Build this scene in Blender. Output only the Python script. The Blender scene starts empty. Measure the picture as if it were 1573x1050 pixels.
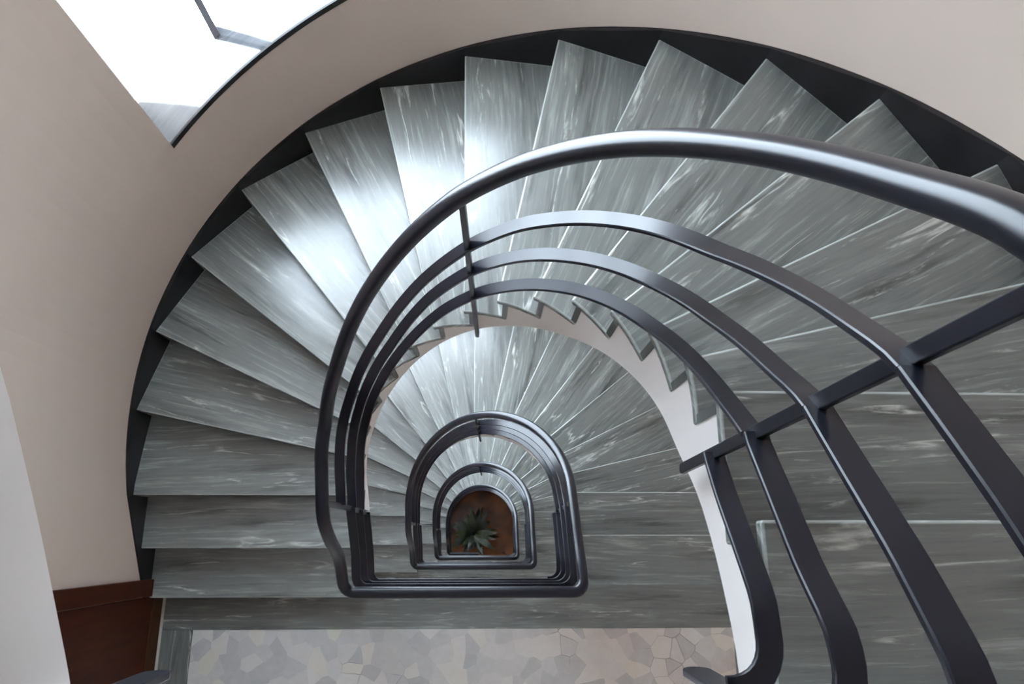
import bpy, math, random
from mathutils import Vector, Matrix
random.seed(7)
SC = bpy.context.scene
COL = SC.collection
D = math.radians

# ------------------------------------------------------------------ camera, world, light, exposure
F_PX = 1100.0
CAM_Z = 4.3
n = Vector((743 - 786.5, 830 - 525.0, F_PX)).normalized()      # straight down, in camera terms
xa = (Vector((1, 0, 0)) - n * n.x).normalized()
ya = xa.cross(n)
M = Matrix((xa, ya, -n)) @ Matrix(((1, 0, 0), (0, -1, 0), (0, 0, -1)))
cd = bpy.data.cameras.new('camera'); cam = bpy.data.objects.new('camera', cd); COL.objects.link(cam)
cd.sensor_width = 36; cd.lens = F_PX * 36 / 1573; cd.clip_start = 0.02
cam.matrix_world = Matrix.Translation((0, 0, CAM_Z)) @ M.to_4x4()
SC.camera = cam
SC.view_settings.view_transform = 'Standard'; SC.view_settings.look = 'None'
SC.view_settings.gamma = 1; SC.view_settings.use_curve_mapping = False
SC.view_settings.exposure = 0.0
W = bpy.data.worlds.new('sky'); SC.world = W; W.use_nodes = True
bg = W.node_tree.nodes['Background']
bg.inputs[0].default_value = (0.74, 0.87, 1.0, 1); bg.inputs[1].default_value = 20.0
SC.cycles.max_bounces = 10; SC.cycles.diffuse_bounces = 6; SC.cycles.glossy_bounces = 4
SC.cycles.sample_clamp_indirect = 6

# ------------------------------------------------------------------ plan of the stairwell
H = 3.2; N = 19; R_ = H / N
CX, CY = -0.081, 0.28
RW, RI, RS = 1.715, 0.563, 0.568
RR = 0.53                                   # radius of the railing
YG = -0.22                                  # the landing guard
FRONT = -1.75
TOP = 9.3
BOT = -9.6
A10, DA = 90.7, 12.9
def kang(k): return A10 + (10 - k) * DA
NL = {1: -0.296, 2: -0.039, 3: 0.224}
NR = {17: 0.300, 18: 0.035, 19: -0.245}
def nose(k, rad):                            # plan point of nose line k at a radius
    if k in NL: return Vector((CX - rad, NL[k]))
    if k in NR: return Vector((CX + rad, NR[k]))
    a = D(kang(k)); return Vector((CX + rad * math.cos(a), CY + rad * math.sin(a)))
def nose_dir(k):                             # horizontal direction of going down, away from nose k
    d = (nose(k, 1.7) - nose(k, 0.55)).normalized()
    return Vector((-d.y, d.x))
def wallpt(a_or_y, rad, side=None):
    if side == 'L': return Vector((CX - rad, a_or_y))
    if side == 'R': return Vector((CX + rad, a_or_y))
    a = D(a_or_y); return Vector((CX + rad * math.cos(a), CY + rad * math.sin(a)))
def v3(p, z): return (p.x, p.y, z)

# ------------------------------------------------------------------ materials
def mat(name, col=(.5, .5, .5), rough=.5, metal=0.0, spec=.5):
    m = bpy.data.materials.new(name); m.use_nodes = True
    b = m.node_tree.nodes['Principled BSDF']
    b.inputs['Base Color'].default_value = (*col, 1); b.inputs['Roughness'].default_value = rough
    b.inputs['Metallic'].default_value = metal; b.inputs['Specular IOR Level'].default_value = spec
    return m, m.node_tree, b
def nd(t, typ, **kw):
    x = t.nodes.new(typ)
    for k, v in kw.items(): setattr(x, k, v)
    return x
def ramp(t, src, stops):
    r = nd(t, 'ShaderNodeValToRGB'); e = r.color_ramp.elements
    while len(e) < len(stops): e.new(.5)
    for i, (p, c) in enumerate(stops):
        e[i].position = p; e[i].color = (*c, 1) if len(c) == 3 else c
    t.links.new(src, r.inputs[0]); return r.outputs[0]
def noise(t, vec, scale, detail=4, rough=.5, dist=0.0):
    x = nd(t, 'ShaderNodeTexNoise'); x.inputs['Scale'].default_value = scale
    x.inputs['Detail'].default_value = detail; x.inputs['Roughness'].default_value = rough
    x.inputs['Distortion'].default_value = dist
    t.links.new(vec, x.inputs['Vector']); return x.outputs['Fac']
def mapping(t, src, scale, rot=(0, 0, 0), loc=(0, 0, 0)):
    x = nd(t, 'ShaderNodeMapping'); x.inputs['Scale'].default_value = scale
    x.inputs['Rotation'].default_value = rot; x.inputs['Location'].default_value = loc
    t.links.new(src, x.inputs['Vector']); return x.outputs[0]
def mix(t, fac, a, b, mode='MIX'):
    x = nd(t, 'ShaderNodeMix', data_type='RGBA', blend_type=mode)
    for s, v in ((x.inputs[0], fac), (x.inputs[6], a), (x.inputs[7], b)):
        if hasattr(v, 'is_linked') or hasattr(v, 'links'): t.links.new(v, s)
        elif isinstance(v, tuple): s.default_value = (*v, 1)
        else: s.default_value = v
    return x.outputs[2]
def bump(t, b, h, strength, dist=.002):
    x = nd(t, 'ShaderNodeBump'); x.inputs['Strength'].default_value = strength; x.inputs['Distance'].default_value = dist
    t.links.new(h, x.inputs['Height']); t.links.new(x.outputs[0], b.inputs['Normal'])

def marble(name, dark, mid, light, vein, rough, veinamt=.8):
    m, t, b = mat(name, mid, rough, spec=.72)
    uv = nd(t, 'ShaderNodeUVMap').outputs[0]
    wob = mapping(t, uv, (1.3, 3.0, 1))
    wn = nd(t, 'ShaderNodeTexNoise'); wn.inputs['Scale'].default_value = 1.6; wn.inputs['Detail'].default_value = 3
    t.links.new(wob, wn.inputs['Vector'])
    off = nd(t, 'ShaderNodeVectorMath', operation='MULTIPLY_ADD')
    t.links.new(wn.outputs['Color'], off.inputs[0]); off.inputs[1].default_value = (.06, .035, 0)
    t.links.new(uv, off.inputs[2]); w = off.outputs[0]
    broad = noise(t, mapping(t, w, (.8, 7.5, 1)), 1.7, 5, .62)
    c = ramp(t, broad, [(.30, dark), (.46, mid), (.56, mid), (.72, light)])
    fine = noise(t, mapping(t, w, (1.6, 42, 1)), 1.5, 6, .7)
    c = mix(t, .5, c, ramp(t, fine, [(.28, (.22, .22, .22)), (.5, (.5, .5, .5)), (.72, (.72, .72, .72))]), 'OVERLAY')
    # short dark flecks lying along the grain
    fl = noise(t, mapping(t, uv, (5, 60, 1)), 1.4, 3, .6)
    c = mix(t, ramp(t, fl, [(.66, (0, 0, 0)), (.76, (.5, .5, .5))]), c, dark)
    # white veins
    vn = noise(t, mapping(t, w, (.55, 5.5, 1), loc=(3, 7, 0)), 1.2, 4, .5, .1)
    v = ramp(t, vn, [(.488, (0, 0, 0)), (.5, (1, 1, 1)), (.512, (0, 0, 0))])
    br = noise(t, mapping(t, uv, (2.0, 7, 1), loc=(9, 2, 0)), 1.6, 5, .7)
    msk = ramp(t, br, [(.5, (0, 0, 0)), (.60, (veinamt,) * 3)])
    vm = mix(t, 1.0, v, msk, 'MULTIPLY')
    c = mix(t, vm, c, vein)
    t.links.new(c, b.inputs['Base Color'])
    rr = ramp(t, fine, [(.3, (rough - .05,) * 3), (.8, (rough + .08,) * 3)])
    t.links.new(rr, b.inputs['Roughness'])
    bump(t, b, fine, .08, .001)
    return m
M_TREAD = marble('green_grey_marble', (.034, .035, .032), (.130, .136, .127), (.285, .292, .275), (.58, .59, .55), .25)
M_NOSE = marble('polished_marble_arris_glint', (.16, .17, .16), (.26, .275, .26), (.38, .39, .37), (.6, .62, .6), .12)  # glossier tread edges; their lighter colour also paints in the window glint
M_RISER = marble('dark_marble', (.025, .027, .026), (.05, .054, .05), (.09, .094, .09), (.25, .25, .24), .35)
M_SKIRT, t, b = mat('black_marble', (.02, .019, .02), .35, spec=.25)
tc = nd(t, 'ShaderNodeTexCoord').outputs['Object']
t.links.new(ramp(t, noise(t, tc, 9, 6, .6), [(.35, (.006, .0055, .006)), (.7, (.014, .0125, .014))]), b.inputs['Base Color'])
M_SILL = marble('polished_sill_marble', (.020, .021, .023), (.045, .047, .050), (.075, .077, .08), (.12, .12, .12), .08, .6)

def plaster(name, c1, c2, rough=.75):
    m, t, b = mat(name, c1, rough, spec=.25)
    tc = nd(t, 'ShaderNodeTexCoord').outputs['Object']
    t.links.new(ramp(t, noise(t, tc, 1.3, 4), [(.3, c1), (.7, c2)]), b.inputs['Base Color'])
    bump(t, b, noise(t, tc, 90, 3), .10, .001)
    return m
M_WALL = plaster('beige_wall_paint', (.53, .445, .385), (.56, .47, .41))
M_WHITE = plaster('white_plaster', (.83, .80, .78), (.85, .82, .80))
M_METAL, t, b = mat('black_enamelled_metal', (.006, .006, .010), .28, spec=.27)
tc = nd(t, 'ShaderNodeTexCoord').outputs['Object']
t.links.new(ramp(t, noise(t, tc, 5, 2), [(.3, (.005, .005, .008)), (.7, (.008, .008, .013))]), b.inputs['Base Color'])
M_FRAME, _, _ = mat('grey_window_frame', (.16, .16, .18), .4)
M_WOOD, t, b = mat('mahogany', (.10, .02, .01), 0.5, spec=.10)
tc = nd(t, 'ShaderNodeTexCoord').outputs['Object']
t.links.new(ramp(t, noise(t, mapping(t, tc, (6, 6, .8)), 6, 5, .6, .6), [(.3, (.024, .0045, .002)), (.7, (.052, .011, .004))]), b.inputs['Base Color'])
M_WOOD2, t, b = mat('brown_kick_board', (.040, .016, .006), .5, spec=.12)
M_THRESH, _, _ = mat('pale_threshold_strip', (.45, .42, .38), .5)
M_BRASS, _, _ = mat('worn_brass', (.45, .32, .14), .35, 1.0)
M_GLASS, t, b = mat('window_glass', (1, 1, 1), .0)
b.inputs['Transmission Weight'].default_value = 1; b.inputs['IOR'].default_value = 1.0
b.inputs['Specular IOR Level'].default_value = .5

M_TERR, t, b = mat('broken_marble_paving', (.35, .34, .33), .35)
tc = nd(t, 'ShaderNodeTexCoord').outputs['Object']
wn = nd(t, 'ShaderNodeTexNoise'); wn.inputs['Scale'].default_value = 7; t.links.new(tc, wn.inputs['Vector'])
of = nd(t, 'ShaderNodeVectorMath', operation='MULTIPLY_ADD'); t.links.new(wn.outputs['Color'], of.inputs[0])
of.inputs[1].default_value = (.025, .025, 0); t.links.new(tc, of.inputs[2])
vo = nd(t, 'ShaderNodeTexVoronoi', voronoi_dimensions='2D'); vo.inputs['Scale'].default_value = 11.5; t.links.new(of.outputs[0], vo.inputs['Vector'])
sx = nd(t, 'ShaderNodeSeparateColor'); t.links.new(vo.outputs['Color'], sx.inputs[0])
c = ramp(t, sx.outputs[0], [(0, (.46, .46, .46)), (.35, (.56, .56, .555)), (.6, (.62, .615, .605)), (.85, (.70, .69, .67)), (1, (.70, .68, .61))])
sep = nd(t, 'ShaderNodeSeparateXYZ'); t.links.new(tc, sep.inputs[0])
pink = nd(t, 'ShaderNodeMapRange'); pink.inputs[1].default_value = -.4; pink.inputs[2].default_value = 1.0
t.links.new(sep.outputs[0], pink.inputs[0])
pk = mix(t, 1.0, c, (.93, .82, .77), 'MULTIPLY')
pn = ramp(t, noise(t, mapping(t, tc, (1, 1, 1), loc=(4, 1, 0)), 2.2, 4), [(.3, (0, 0, 0)), (.6, (1, 1, 1))])
pf = nd(t, 'ShaderNodeMath', operation='MULTIPLY'); t.links.new(pink.outputs[0], pf.inputs[0]); t.links.new(pn, pf.inputs[1])
c = mix(t, pf.outputs[0], c, pk)
c = mix(t, .4, c, ramp(t, noise(t, tc, 22, 6, .65), [(.3, (.38,) * 3), (.7, (.60,) * 3)]), 'OVERLAY')
ve = nd(t, 'ShaderNodeTexVoronoi', voronoi_dimensions='2D', feature='DISTANCE_TO_EDGE'); ve.inputs['Scale'].default_value = 11.5
t.links.new(of.outputs[0], ve.inputs['Vector'])
crack = ramp(t, ve.outputs['Distance'], [(.008, (1, 1, 1)), (.022, (0, 0, 0))])
cm = ramp(t, noise(t, mapping(t, tc, (1, 1, 1), loc=(1.7, 3.1, 0)), 2.6, 2), [(.56, (0.0, 0.0, 0.0)), (.66, (.85, .85, .85))])
c = mix(t, mix(t, 1.0, crack, cm, 'MULTIPLY'), c, (.05, .045, .04))
t.links.new(c, b.inputs['Base Color'])
M_TERRA, t, b = mat('brown_tile_floor', (.2, .07, .02), .3)
tc = nd(t, 'ShaderNodeTexCoord').outputs['Object']
t.links.new(ramp(t, noise(t, tc, 3.5, 4), [(.3, (.07, .020, .005)), (.7, (.26, .085, .015))]), b.inputs['Base Color'])
M_LEAF, t, b = mat('dark_leaf', (.02, .05, .02), .4)
tc = nd(t, 'ShaderNodeTexCoord').outputs['Object']
t.links.new(ramp(t, noise(t, tc, 4, 3), [(.3, (.006, .012, .008)), (.7, (.030, .036, .012))]), b.inputs['Base Color'])
M_POT, _, _ = mat('clay_pot', (.20, .10, .05), .6)
M_CEIL = plaster('white_ceiling_paint', (.75, .74, .72), (.77, .76, .74))

# ------------------------------------------------------------------ mesh helper
class MB:
    def __init__(s): s.v = []; s.f = []; s.uv = []; s.mi = []
    def face(s, pts, uvs=None, mi=0):
        i = len(s.v); s.v += [tuple(p) for p in pts]; s.f.append(tuple(range(i, i + len(pts))))
        s.uv.append(uvs or [(0, 0)] * len(pts)); s.mi.append(mi)
    def prism(s, poly, z0, z1, uvf=None, side_mi=0):     # poly: CCW plan points; z0/z1 float or per-point lists
        m = len(poly)
        a = z0 if isinstance(z0, (list, tuple)) else [z0] * m
        c = z1 if isinstance(z1, (list, tuple)) else [z1] * m
        uvf = uvf or (lambda p, z: (p.x, p.y))
        s.face([v3(p, c[i]) for i, p in enumerate(poly)], [uvf(p, 0) for p in poly])
        s.face([v3(poly[i], a[i]) for i in reversed(range(m))], [uvf(poly[i], 0) for i in reversed(range(m))])
        for i in range(m):
            j = (i + 1) % m
            uu = [uvf(poly[i], 0), uvf(poly[j], 0), uvf(poly[j], 0), uvf(poly[i], 0)]
            uu = [(uu[0][0], uu[0][1] + a[i]), (uu[1][0], uu[1][1] + a[j]), (uu[2][0], uu[2][1] + c[j]), (uu[3][0], uu[3][1] + c[i])]
            s.face([v3(poly[i], a[i]), v3(poly[j], a[j]), v3(poly[j], c[j]), v3(poly[i], c[i])], uu, side_mi)
    def box(s, x0, x1, y0, y1, z0, z1):
        s.prism([Vector((x0, y0)), Vector((x1, y0)), Vector((x1, y1)), Vector((x0, y1))], z0, z1)
    def build(s, name, mats, parent=None, smooth=False, bevel=0, merge=True, sharp=False):
        me = bpy.data.meshes.new(name); me.from_pydata(s.v, [], s.f)
        u = me.uv_layers.new(name='UVMap'); k = 0
        for fu in s.uv:
            for q in fu: u.data[k].uv = q; k += 1
        mats = mats if isinstance(mats, (list, tuple)) else [mats]
        for q in mats: me.materials.append(q)
        for i, p in enumerate(me.polygons): p.material_index = s.mi[i]; p.use_smooth = smooth
        if merge:
            import bmesh
            bm = bmesh.new(); bm.from_mesh(me); bmesh.ops.remove_doubles(bm, verts=bm.verts, dist=1e-5)
            bmesh.ops.recalc_face_normals(bm, faces=bm.faces); bm.to_mesh(me); bm.free()
        o = bpy.data.objects.new(name, me); COL.objects.link(o)
        if sharp: me.shade_smooth(); me.set_sharp_from_angle(angle=D(28))
        if parent: o.parent = parent
        if bevel:
            q = o.modifiers.new('bevel', 'BEVEL'); q.width = bevel; q.segments = 2; q.limit_method = 'ANGLE'
        return o
def tag(o, label=None, cat=None, group=None, kind=None):
    if label: o['label'] = label
    if cat: o['category'] = cat
    if group: o['group'] = group
    if kind: o['kind'] = kind
    return o
def empty(name, loc=(0, 0, 0)):
    o = bpy.data.objects.new(name, None); o.location = loc; o.empty_display_size = .1; COL.objects.link(o); return o

# ------------------------------------------------------------------ the wall round the stairs, with a raked strip window per flight
FL = [3.2, 0.0, -3.2, -6.4, -9.6]              # base height of each flight, top one first
WA0, WA1, NP = 133.6, 84.0, 4                  # window from angle to angle, five panes
def kof(a): return 10 + (A10 - a) / DA
def sill(a): return kof(a) * R_ + 0.575
WH = 1.95
RO = 1.915
cols = [180 - i * (180 - WA0) / 18 for i in range(18)] + [WA0 - i * (WA0 - WA1) / 20 for i in range(20)] + [WA1 - i * WA1 / 40 for i in range(41)]
m = MB()
for i in range(len(cols) - 1):
    a, c = cols[i], cols[i + 1]; pa, pc = wallpt(a, RW), wallpt(c, RW)
    inside = a <= WA0 + 1e-6 and c >= WA1 - 1e-6
    cuts = [(BOT - .02, BOT - .02)]
    if inside:
        for z0 in sorted(FL): cuts += [(z0 + sill(a), z0 + sill(c)), (z0 + sill(a) + WH, z0 + sill(c) + WH)]
    cuts.append((TOP, TOP))
    for q in range(0, len(cuts), 2):
        (l0, l1), (h0, h1) = cuts[q], cuts[q + 1]
        m.face([v3(pa, l0), v3(pc, l1), v3(pc, h1), v3(pa, h0)])
        oa, oc = wallpt(a, RO + .06), wallpt(c, RO + .06)      # outer skin of the wall
        m.face([v3(oc, l1), v3(oa, l0), v3(oa, h0), v3(oc, h1)])
    if inside:
        oa, oc = wallpt(a, RO + .06), wallpt(c, RO + .06)
        for z0 in FL:                                           # head of the opening
            m.face([v3(pa, z0 + sill(a) + WH), v3(pc, z0 + sill(c) + WH), v3(oc, z0 + sill(c) + WH), v3(oa, z0 + sill(a) + WH)])
            m.face([v3(pa, z0 + sill(a)), v3(pc, z0 + sill(c)), v3(oc, z0 + sill(c)), v3(oa, z0 + sill(a))])
for a in (WA0, WA1):                                            # jambs
    for z0 in FL:
        p, q = wallpt(a, RW), wallpt(a, RO + .06)
        m.face([v3(p, z0 + sill(a)), v3(q, z0 + sill(a)), v3(q, z0 + sill(a) + WH), v3(p, z0 + sill(a) + WH)])
w = m.build('wall_back', M_WALL, smooth=False)
for p in w.data.polygons: p.use_smooth = False
tag(w, 'beige plastered wall curving round the outside of the stairs', 'wall', kind='structure')
XL, XR = CX - RW, CX + RW
def slab(name, x0, x1, y0, y1, z0, z1, mt, label, cat):
    q = MB(); q.box(x0, x1, y0, y1, z0, z1); o = q.build(name, mt); tag(o, label, cat, kind='structure'); return o
slab('wall_left', XL - .2, XL, FRONT, CY, BOT, TOP, M_WALL, 'beige straight wall at the left, holding the brown door', 'wall')
slab('wall_right', XR, XR + .2, FRONT, CY, BOT, TOP, M_WALL, 'beige straight wall at the right of the flights', 'wall')
slab('wall_front', XL - .2, XR + .2, FRONT - .2, FRONT, BOT, TOP, M_WALL, 'beige wall closing the landings at the near end', 'wall')
slab('ceiling', XL - .3, XR + .3, FRONT - .2, CY + RW + .3, TOP, TOP + .15, M_CEIL, 'white ceiling over the top of the stairwell', 'ceiling')
slab('floor', XL - .3, XR + .3, FRONT - .2, CY + RW + .3, BOT - .15, BOT, M_TERRA, 'dark orange brown ground floor at the bottom of the well', 'floor')

# ------------------------------------------------------------------ windows
where = ['strip window above the topmost flight, out of the photo', 'bright raked strip window at the upper left with polished stone sill',
         'strip window one storey below, hidden under the nearest flight', 'strip window two storeys below the bright one', 'strip window beside the lowest flight']
for f, z0 in enumerate(FL):
    root = empty('window_%d' % (f + 1), v3(wallpt(WA0, RW), z0 + sill(WA0)))
    tag(root, where[f], 'window', kind='structure')
    base = root.location.copy()
    def put(mb, name, mt, parent=root, **k):
        mb.v = [(x - base.x, y - base.y, z - base.z) for x, y, z in mb.v]
        return mb.build(name, mt, parent, **k)
    s = MB(); tr = MB(); ns = 40
    for i in range(ns):
        a, c = WA0 - (WA0 - WA1) * i / ns, WA0 - (WA0 - WA1) * (i + 1) / ns
        pi, pj, qi, qj = wallpt(a, RW - .004), wallpt(c, RW - .004), wallpt(a, RO + .03), wallpt(c, RO + .03)
        za, zc = z0 + sill(a), z0 + sill(c)
        u0, u1 = D(WA0 - a) * 1.8, D(WA0 - c) * 1.8
        s.face([v3(pi, za + .012), v3(pj, zc + .012), v3(qj, zc + .012), v3(qi, za + .012)], [(u0, 0), (u1, 0), (u1, .2), (u0, .2)])
        r0, r1 = RW - .008, RW + .001                           # thin dark nosing along the inner edge of the sill
        tr.prism([wallpt(a, r0), wallpt(a, r1), wallpt(c, r1), wallpt(c, r0)], [za - .012, za - .012, zc - .012, zc - .012], [za + .0145, za + .0145, zc + .0145, zc + .0145])
    put(s, 'sill', M_SILL, smooth=True); put(tr, 'sill_trim', M_SKIRT)
    for j in range(1, NP + 1):
        a = WA0 - (WA0 - WA1) * j / NP; a += (.6 if j == NP else 0)
        mb = MB(); da = math.degrees(.0125 / RO)
        mb.prism([wallpt(a + da, RO - .02), wallpt(a + da, RO + .025), wallpt(a - da, RO + .025), wallpt(a - da, RO - .02)][::-1],
                 z0 + sill(a) + .005, z0 + sill(a) + WH - .002)
        put(mb, 'mullion', M_FRAME)
        if True:
            a = WA0 - (WA0 - WA1) * (j - 1) / NP; c = WA0 - (WA0 - WA1) * j / NP
            g = MB(); g.face([v3(wallpt(a, RO), z0 + sill(a) + .012), v3(wallpt(c, RO), z0 + sill(c) + .012),
                              v3(wallpt(c, RO), z0 + sill(c) + WH), v3(wallpt(a, RO), z0 + sill(a) + WH)])
            put(g, 'pane', M_GLASS)
    # daylight portal just outside the glass
    L = bpy.data.lights.new('daylight', 'AREA'); L.shape = 'RECTANGLE'; L.size = 1.9; L.size_y = 2.9; L.cycles.is_portal = True
    lo = bpy.data.objects.new('daylight', L); COL.objects.link(lo)
    am = (WA0 + WA1) / 2; p = wallpt(am, RO + .10)
    lo.location = v3(p, z0 + sill(am) + WH / 2)
    lo.rotation_euler = Vector((math.cos(D(am)), math.sin(D(am)), 0)).to_track_quat('Z', 'Y').to_euler()

# ------------------------------------------------------------------ landings
def seg_y(k): return NL.get(k, NR.get(k))
lname = {3.2: 'upper landing beside the camera', 0.0: 'landing of broken marble paving with green grey border at the bottom of the photo',
         -3.2: 'second landing down, glimpsed inside the railings', -6.4: 'third landing down, deep in the well', 6.4: 'topmost landing overhead'}
for z in (6.4, 3.2, 0.0, -3.2, -6.4):
    m = MB()
    x0, x1, xs0, xs1 = XL + .001, XR - .001, CX - RS, CX + RS
    yl, yr = NL[1] + .022 - .03, NR[19] + .0
    # concrete slab, stepping back at the left where the first riser stands
    m.prism([Vector((x0, FRONT + .001)), Vector((x1, FRONT + .001)), Vector((x1, yr - .01)), Vector((xs1, yr - .01)), Vector((xs0, yr - .01)), Vector((xs0, yl)), Vector((x0, yl))], z - .31, z - .031)
    o = m.build('floor', M_WHITE); tag(o, lname[z], 'landing', kind='structure')
    f_ = (lambda p, q, s=z: (p.x + s * 3.1, p.y + s))
    b_ = MB()      # marble border: along the stair edge and down both sides
    b_.prism([Vector((XL + .03, -.475)), Vector((x1, -.475)), Vector((x1, yr)), Vector((CX - RI, yr)), Vector((CX - RI, yl + .045)), Vector((XL + .03, yl + .045))], z - .03, z, f_)
    b_.build('marble_border', M_TREAD, o)
    g_ = (lambda p, q, s=z: (p.y + s * 3.1, p.x + s))
    s_ = MB(); s_.prism([Vector((XL + .03, FRONT + .01)), Vector((-1.6, FRONT + .01)), Vector((-1.6, -.476)), Vector((XL + .03, -.476))], z - .03, z, g_)
    s_.build('marble_border', M_TREAD, o)
    s_ = MB(); s_.prism([Vector((1.42, FRONT + .01)), Vector((x1, FRONT + .01)), Vector((x1, -.476)), Vector((1.42, -.476))], z - .03, z, g_)
    s_.build('marble_border', M_TREAD, o)
    s_ = MB(); s_.box(-1.599, 1.419, FRONT + .01, -.476, z - .03, z)
    s_.build('paving_panel', M_TERR, o)
    s_ = MB(); s_.box(XL + .006, XL + .029, FRONT + .01, yl + .02, z - .03, z + .003)
    s_.build('threshold_strip', M_THRESH, o)

# ------------------------------------------------------------------ flights
ZB = [(-.60, -.21), (-.498, -.16), (-.253, -.002), (-.116, .095), (-.054, .14), (.02, .22), (.095, .335)]     # (u, z): underside of the stringer; u runs along the inner edge
def uang(a): return D(180 - a) * .565
ZB += [(uang(a), z) for a, z in ((150.9, .575), (132, .84), (114.6, 1.085), (99, 1.29), (84.9, 1.45), (72.7, 1.575), (51.5, 1.80), (32.9, 2.035), (10, 2.32))]
UR = uang(0)
ZB += [(UR + .059, 2.50), (UR + .18, 2.655), (UR + .3, 2.745), (UR + .43, 2.812), (UR + .50, 2.84)]
def interp(tab, u):
    if u <= tab[0][0]: return tab[0][1]
    for (a, x), (b2, y) in zip(tab, tab[1:]):
        if u <= b2: return x + (y - x) * (u - a) / (b2 - a)
    return tab[-1][1]
def sm(tab, u, w=.05): return sum(interp(tab, u + w * q) * g for q, g in ((-1, 1), (-.5, 2), (0, 3), (.5, 2), (1, 1))) / 9
def stations():                                  # all plan stations along the stair, with u, as functions of radius
    st = []
    def L(y): return (y - CY, lambda r, y=y: Vector((CX - r, y)))
    def A(a): return (uang(a), lambda r, a=a: wallpt(a, r))
    def R(y): return (UR + CY - y, lambda r, y=y: Vector((CX + r, y)))
    return L, A, R
LS, AS, RSf = stations()
def riser_station(k):
    if k in NL: return LS(NL[k] + .03)
    if k in NR: return RSf(NR[k] - .03)
    return AS(kang(k) - 3.0)
def between(k):                                  # stations from riser k to riser k+1
    a, c = riser_station(k), riser_station(k + 1); u0, u1 = a[0], c[0]
    out = [a]; nn = 8
    for i in range(1, nn):
        u = u0 + (u1 - u0) * i / nn
        if u < 0: out.append(LS(CY + u))
        elif u <= UR: out.append(AS(180 - math.degrees(u / .565)))
        else: out.append(RSf(CY - (u - UR)))
    return out + [c]
fl_label = ['white plastered underside and edge of the flight above the camera at far left',
            'nearest grey green marble flight winding down from right to the paved landing',
            'second flight down, pale treads fanning out inside the large railing',
            'third flight down, narrow ring of treads inside the second railing',
            'lowest flight down, thin ring of treads around the brown floor']
for f, z0 in enumerate(FL):
    root = empty('staircase', (CX, CY, z0)); tag(root, fl_label[f], 'staircase')
    off = Vector((CX, CY, z0))
    def put(mb, name, mt, parent=root, **k):
        mb.v = [(x - off.x, y - off.y, z - off.z) for x, y, z in mb.v]
        return mb.build(name, mt, parent, **k)
    body = MB()
    for k in range(1, N):
        st = between(k); top = k * R_ - .031
        for (u0, p0), (u1, p1) in zip(st, st[1:]):
            b0, b1 = sm(ZB, u0), sm(ZB, u1)
            if u0 < -.60: continue
            body.face([v3(p0(RS), z0 + b0), v3(p1(RS), z0 + b1), v3(p1(RS), z0 + top), v3(p0(RS), z0 + top)])
            body.face([v3(p0(RS), z0 + b0), v3(p0(RW), z0 + b0), v3(p1(RW), z0 + b1), v3(p1(RS), z0 + b1)])
            body.face([v3(p0(RS), z0 + top), v3(p1(RS), z0 + top), v3(p1(RW), z0 + top), v3(p0(RW), z0 + top)])
        u0, p0 = st[0]
        body.face([v3(p0(RS), z0 + (k - 1) * R_ - .031), v3(p0(RS), z0 + top), v3(p0(RW), z0 + top), v3(p0(RW), z0 + (k - 1) * R_ - .031)])
    put(body, 'stringer', M_WHITE, sharp=True)
    for k in range(1, N + 1):
        z = z0 + k * R_
        din, d2 = nose_dir(k), None
        # riser: stands 22 mm behind the nose
        e = nose_dir(k)                       # towards going down? choose sign so that it points up the stair
        nxt = nose(min(k + 1, N), 1.1) if k < N else Vector((CX + 1.1, -.6))
        if e.dot(nxt - nose(k, 1.1)) < 0: e = -e
        a, c = nose(k, RI + .001) + e * .022, nose(k, RW - .006) + e * .022
        ax = (c - a).normalized()
        rx, ry = random.uniform(0, 90), random.uniform(0, 90)
        uvf = (lambda p, q, A=a, X=ax, E=e: ((p - A).dot(X) + rx, (p - A).dot(E) + ry))
        rb = MB(); rb.prism([a, c, c + e * .021, a + e * .021][::-1] if (ax.x * e.y - ax.y * e.x) < 0 else [a, c, c + e * .021, a + e * .021], z - R_ - .001, z - .031, uvf)
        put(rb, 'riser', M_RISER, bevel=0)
        if k == N: continue
        e2 = nose_dir(k + 1); nx2 = nose(k + 2, 1.1) if k + 2 <= N else Vector((CX + 1.1, -.6))
        if e2.dot(nx2 - nose(k + 1, 1.1)) < 0: e2 = -e2
        I0, O0 = nose(k, RI), nose(k, RW - .004)
        I1, O1 = nose(k + 1, RI) + e2 * .043, nose(k + 1, RW - .004) + e2 * .043
        inner = []
        u0, u1 = [{True: 0}.get(False)] * 2
        # inner edge follows the curve of the well
        def ua(kk):
            return NL[kk] - CY if kk in NL else UR + CY - NR[kk] if kk in NR else uang(kang(kk))
        for q in (1, 2, 3):
            u = ua(k) + (ua(k + 1) + .043 - ua(k)) * q / 4
            inner.append(LS(CY + u)[1](RI) if u < 0 else AS(180 - math.degrees(u / .565))[1](RI) if u <= UR else RSf(CY - (u - UR))[1](RI))
        poly = [I0] + inner + [I1, O1]
        if k in (3,): poly.append(Vector((CX - RW + .004, CY)))
        poly.append(O0)
        area = sum(poly[i].x * poly[(i + 1) % len(poly)].y - poly[(i + 1) % len(poly)].x * poly[i].y for i in range(len(poly)))
        if area < 0: poly = poly[::-1]
        ax = (O0 - I0).normalized(); ay = Vector((-ax.y, ax.x))
        rx, ry = random.uniform(0, 90), random.uniform(0, 90); sk = random.uniform(-.05, .05)
        uvf = (lambda p, q, A=I0, X=ax, Y=ay, S=sk: ((p - A).dot(X) + rx, (p - A).dot(Y) + S * (p - A).dot(X) + ry))
        tb = MB(); tb.prism(poly, z - .03, z, uvf)
        to = put(tb, 'tread', [M_TREAD, M_NOSE], bevel=.0065, smooth=True); bv = to.modifiers['bevel']; bv.segments = 4; bv.harden_normals = True; bv.material = 1
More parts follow.
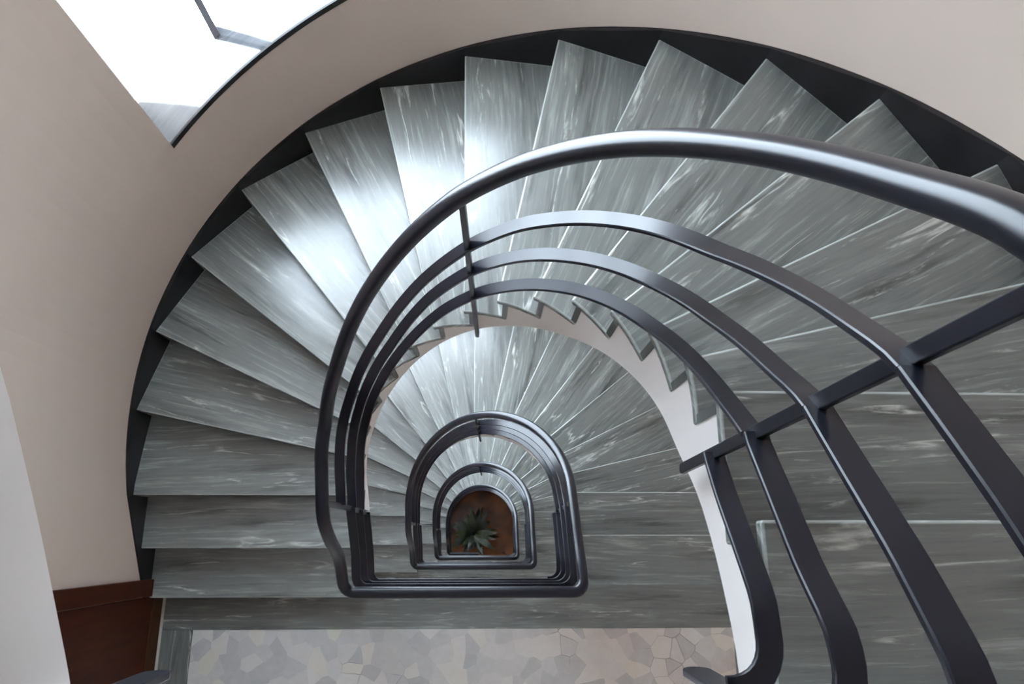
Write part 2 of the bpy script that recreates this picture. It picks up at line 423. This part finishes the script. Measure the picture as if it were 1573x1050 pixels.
    # stepped black skirting on the wall
    sk_ = MB()
    for k in range(1, N):
        pts = [nose(k, RW - .010), nose(k + 1, RW - .010)]
        out = [nose(k, RW + .02), nose(k + 1, RW + .02)]
        zb = z0 + k * R_ - .02
        za0, za1 = z0 + k * R_ + .05, z0 + (k + 1) * R_ + .05
        if k == 3:
            mid = Vector((CX - RW + .010, CY)); mo = Vector((CX - RW - .02, CY)); fr = (CY - NL[3]) / (CY - NL[3] + D(180 - kang(4)) * RW)
            sets = [(pts[0], mid, mo, out[0], za0, za0 + R_ * fr), (mid, pts[1], out[1], mo, za0 + R_ * fr, za1)]
        else: sets = [(pts[0], pts[1], out[1], out[0], za0, za1)]
        for (p, q, oq, op, ha, hb) in sets: sk_.prism([p, q, oq, op], zb, [ha, hb, hb, ha])
    o = put(sk_, 'baseboard_wall', M_SKIRT, parent=None)
    o.location = off
    tag(o, ['black marble skirting along the flight overhead', 'black marble skirting climbing the round wall beside the nearest flight', 'black marble skirting beside the second flight down',
            'black marble skirting beside the third flight down', 'black marble skirting beside the lowest flight'][f], 'baseboard', kind='structure')

# ------------------------------------------------------------------ railings
UP = Vector((0, 0, 1))
XGL, XGR = CX - RR, CX + RR
def ur(a): return D(180 - a) * RR
UE = ur(0)
def planpath(u0, u1, rf=.06, step=.02):
    """plan points (p, u) along the railing; u below -(CY-YG) / above the right corner runs along the landing guard"""
    ul, ue = -(CY - YG), UE + (CY - YG)
    out = []; nst = max(2, int((u1 - u0) / step)); us = [u0 + (u1 - u0) * i / nst for i in range(nst + 1)]
    def pos(u):
        if u < ul: return Vector((XGL + (ul - u), YG))
        if u < 0: return Vector((XGL, CY + u))
        if u <= UE: return wallpt(180 - math.degrees(u / RR), RR)
        if u <= ue: return Vector((XGR, CY - (u - UE)))
        return Vector((XGR - (u - ue), YG))
    for u in us:
        hit = False
        for uc, corner, d0, d1 in ((ul, Vector((XGL, YG)), Vector((1, 0)), Vector((0, 1))), (ue, Vector((XGR, YG)), Vector((0, 1)), Vector((-1, 0)))):
            if abs(u - uc) < rf:
                hit = True
                th = (u - uc + rf) / (2 * rf) * math.pi / 2
                cen = corner + d0 * rf + d1 * rf
                p = cen - d1 * rf * math.cos(th) - d0 * rf * math.sin(th)
                out.append((p, u))
        if not hit: out.append((pos(u), u))
    return out
def sweep(mb, pts, prof, cap0=True, cap1=True):
    rings = []
    for i, p in enumerate(pts):
        a = pts[max(i - 1, 0)]; c = pts[min(i + 1, len(pts) - 1)]
        T = (c - a).normalized(); S = T.cross(UP).normalized(); U = S.cross(T)
        rings.append([p + S * x + U * y for x, y in prof])
    m_ = len(prof)
    for r0, r1 in zip(rings, rings[1:]):
        for i in range(m_):
            j = (i + 1) % m_; mb.face([r0[i], r0[j], r1[j], r1[i]])
    if cap0: mb.face(rings[0][::-1])
    if cap1: mb.face(rings[-1])
def rrect(w, h, r, n_=3):
    out = []
    for cx_, cy_, a0 in ((w / 2 - r, h / 2 - r, 0), (-w / 2 + r, h / 2 - r, 90), (-w / 2 + r, -h / 2 + r, 180), (w / 2 - r, -h / 2 + r, 270)):
        for i in range(n_ + 1):
            a = D(a0 + 90 * i / n_); out.append((cx_ + r * math.cos(a), cy_ + r * math.sin(a)))
    return out
P_HAND = [(.025 * math.copysign(abs(math.cos(t_)) ** .82, math.cos(t_)), .021 * math.copysign(abs(math.sin(t_)) ** .82, math.sin(t_))) for t_ in [2 * math.pi * i / 24 for i in range(24)]]
P_BAR = rrect(.042, .011, .002, 1)
def yl(y): return y - CY
def yr_(y): return UE + CY - y
HAND = [(yl(-.22), .95), (yl(-.19), .975), (yl(-.107), 1.06), (yl(-.053), 1.132), (yl(-.013), 1.28), (yl(.048), 1.423), (yl(.095), 1.485)] + \
       [(ur(a), z) for a, z in ((164.7, 1.628), (144.3, 1.87), (123.4, 2.195), (103.9, 2.486), (89.6, 2.692), (73.2, 2.897), (52.7, 3.136), (35.3, 3.333), (20.7, 3.499), (8.4, 3.638), (1.7, 3.718))] + \
       [(yr_(.254), 3.767), (yr_(.17), 3.84), (yr_(0), 3.98), (yr_(-.12), 4.09), (yr_(-.22), 4.15)]
BARS = [  # on the flight, between the two newel balusters
    [(yl(.149), 1.135)] + [(ur(a), z) for a, z in ((172.9, 1.25), (150, 1.46), (125, 1.79), (103, 2.153), (86.3, 2.41), (71.5, 2.609), (54.5, 2.803), (38.8, 2.977), (23.7, 3.139), (4.5, 3.39))] + [(yr_(.189), 3.575), (yr_(.107), 3.64), (yr_(.029), 3.699), (yr_(-.12), 3.80), (yr_(-.22), 3.83)],
    [(yl(.149), .87)] + [(ur(a), z) for a, z in ((170.2, 1.004), (150, 1.24), (122.6, 1.617), (102.1, 1.98), (85.6, 2.225), (70.3, 2.408), (51, 2.609), (32.1, 2.806), (13.4, 3.022))] + [(yr_(.248), 3.25), (yr_(.186), 3.348), (yr_(.084), 3.437), (yr_(-.013), 3.523), (yr_(-.116), 3.60), (yr_(-.22), 3.62)],
    [(yl(.149), .64)] + [(ur(a), z) for a, z in ((175, .71), (153.1, .985), (117.6, 1.51), (98.2, 1.82), (84.5, 2.004), (69, 2.18), (47.3, 2.418), (24.8, 2.652), (5.9, 2.885))] + [(yr_(.166), 3.13), (yr_(.077), 3.198), (yr_(-.035), 3.282), (yr_(-.11), 3.356), (yr_(-.22), 3.38)],
    [(yr_(.165), 2.90), (yr_(.082), 2.957), (yr_(-.011), 3.036), (yr_(-.09), 3.10), (yr_(-.22), 3.12)]]
LBARS = [[(yl(-.22), .63), (yl(-.06), .71), (yl(.146), .913)], [(yl(-.22), .42), (yl(-.06), .50), (yl(.146), .69)],
         [(yl(-.22), .18), (yl(-.06), .26), (yl(.146), .474)]]
UL, UQ = -(CY - YG), UE + CY - YG
GH = (XGR - XGL) / 2                                  # half of the landing guard
rl_label = ['black railing of the flight overhead, beyond the left edge', 'largest black railing, tube handrail and flat bars sweeping across the photo',
            'second black railing down, D-shaped loop inside the largest', 'third black railing down, smaller loop inside the second', 'smallest black railing, loop around the dark brown floor']
def flat_post(mb, plan, z0, z1, ax, wdt=.026, th=.012, rnd=True, lean=Vector((0, 0))):
    n2 = Vector((-ax.y, ax.x)); w2, t2 = wdt / 2, th / 2
    prof = [(-w2, z1), (-w2, z0 + w2)] + ([(-w2 * math.cos(D(q)), z0 + w2 - w2 * math.sin(D(q))) for q in (30, 60, 90, 120, 150)] if rnd else []) + [(w2, z0 + w2), (w2, z1)]
    L_ = (lambda z: lean * ((z - z0) / (z1 - z0)))
    A = [v3(plan + ax * x + n2 * t2 + L_(z), z) for x, z in prof]; B = [v3(plan + ax * x - n2 * t2 + L_(z), z) for x, z in prof]
    mb.face(A); mb.face(B[::-1])
    for i in range(len(prof)):
        j = (i + 1) % len(prof); mb.face([A[j], A[i], B[i], B[j]])
for f, z0 in enumerate(FL):
    off = Vector((CX, YG, z0)); root = empty('stair_railing', off); tag(root, rl_label[f], 'railing')
    def put(mb, name, mt=M_METAL, parent=root, **k):
        mb.v = [(x - off.x, y - off.y, z - off.z) for x, y, z in mb.v]
        return mb.build(name, mt, parent, **k)
    def rail(tab, u0, u1, prof, name, rf, s_=.03, c0=True, c1=True, smooth=False, bev=0):
        pts = [Vector(v3(p, z0 + (sm(tab, u, s_)))) for p, u in planpath(u0, u1, rf)]
        mb = MB(); sweep(mb, pts, prof, c0, c1)
        return put(mb, name, smooth=smooth, sharp=not smooth)
    top_open = (f == 0)
    rail(HAND, UL - GH, UQ + GH, P_HAND, 'handrail', .045, .025, c0=False, c1=False, smooth=True)
    for i, tb in enumerate(BARS):
        # the run up to the far newel, then the run that turns onto the upper landing
        if i < 3:
            rail(tb, yl(.149), yr_(.172), P_BAR, 'flat_bar', .07, .03)
            t2 = [q for q in tb if q[0] >= yr_(.192)]
            rail(t2, yr_(.172), UQ + GH, P_BAR, 'flat_bar', .075, .02)
        else:
            rail(tb, yr_(.165), UQ + .075, P_BAR, 'flat_bar', .07, .02)
    for i, tb in enumerate(LBARS):
        rail(tb, UL - (GH if i < 3 else .075), yl(.146), P_BAR, 'flat_bar', .05, .02)
    def post(plan, zb, zt, ax, **k):
        mb = MB(); flat_post(mb, plan, z0 + zb, z0 + zt, ax, **k); put(mb, 'baluster', bevel=.002)
    a = 84.9; post(wallpt(a, RR), 1.49, 2.69, Vector((-math.sin(D(a)), math.cos(D(a)))) * -1, wdt=.016, th=.022, lean=wallpt(88, RR) - wallpt(a, RR))
    post(Vector((XGR + .002, .158)), 2.66, 3.83, Vector((0, 1)), wdt=.024, th=.012, lean=Vector((0, .038)))
    post(Vector((XGL - .002, 0.142)), .42, 1.50, Vector((0, 1)), wdt=.024, th=.012)
    for x in (-.552, .372):
        post(Vector((x, YG)), -.26, .945, Vector((1, 0)), wdt=.05, th=.012)

# ------------------------------------------------------------------ door on the landing
root = empty('door_1', (XL, -.20, 0)); tag(root, 'dark mahogany door in the left wall beside the paved landing', 'door', kind='structure')
def put(mb, name, mt, parent=root, **k):
    mb.v = [(x - XL, y + .20, z) for x, y, z in mb.v]; return mb.build(name, mt, parent, **k)
m = MB(); m.box(XL, XL + .024, -.285, -.20, 0.004, 2.18); m.box(XL, XL + .024, -1.30, -1.215, 0.004, 2.18); m.box(XL, XL + .024, -1.215, -.285, 2.095, 2.18)
put(m, 'casing', M_WOOD, bevel=.003)
m = MB(); m.box(XL, XL + .010, -1.213, -.290, .125, 2.09); leaf = put(m, 'leaf', M_WOOD)
m = MB(); m.box(XL, XL + .016, -1.213, -.290, .004, .122); kb = put(m, 'kick_board', M_WOOD2, bevel=.002); kb['label'] = 'lighter brown kick board'
m = MB(); m.box(XL + .010, XL + .05, -1.15, -1.13, 1.0, 1.02); m.box(XL + .045, XL + .058, -1.15, -1.02, .998, 1.022)
o = put(m, 'door_handle', M_BRASS, leaf, bevel=.003)

# ------------------------------------------------------------------ plant at the foot of the well
PX, PY, PZ = -.18, .12, BOT
root = empty('potted_plant', (PX, PY, PZ)); tag(root, 'leafy dark green plant in a clay pot on the brown floor at the bottom', 'plant')
m = MB(); prof = [(.0, 0), (.15, 0), (.19, .30), (.205, .30), (.205, .34), (.18, .34), (.17, .30), (0, .30)]
for (r0, h0), (r1, h1) in zip(prof, prof[1:]):
    for i in range(24):
        a, c = 2 * math.pi * i / 24, 2 * math.pi * (i + 1) / 24
        P = lambda r, q, h: (r * math.cos(q), r * math.sin(q), h)
        pts = [P(r0, a, h0), P(r0, c, h0), P(r1, c, h1), P(r1, a, h1)]
        if r0 == 0: pts = pts[1:]
        elif r1 == 0: pts = pts[:3]
        m.face(pts)
m.build('pot', M_POT, root, smooth=False)
m = MB()
for i in range(95):
    a = random.uniform(0, 2 * math.pi); L0 = random.uniform(.22, .5); tilt = random.uniform(.15, 1.25); wd = random.uniform(.03, .055)
    d = Vector((math.cos(a), math.sin(a), 0)); s = Vector((-d.y, d.x, 0)); p = Vector((d.x * .03, d.y * .03, .30 + random.uniform(0, .3))); prev = None
    for q in range(6):
        tt = q / 5; el = math.pi / 2 - tilt - tt * 1.1
        w_ = wd * math.sin(math.pi * (.08 + .92 * tt)) + .003
        cur = (p - s * w_, p + Vector((0, 0, .008)) - Vector((0, 0, w_ * .25)), p + s * w_)
        if prev: m.face([prev[0], prev[1], cur[1], cur[0]]); m.face([prev[1], prev[2], cur[2], cur[1]])
        prev = cur; p = p + (d * math.cos(el) + UP * math.sin(el)) * L0 / 5
lv = m.build('leaves', M_LEAF, root, smooth=True); lv['kind'] = 'stuff'
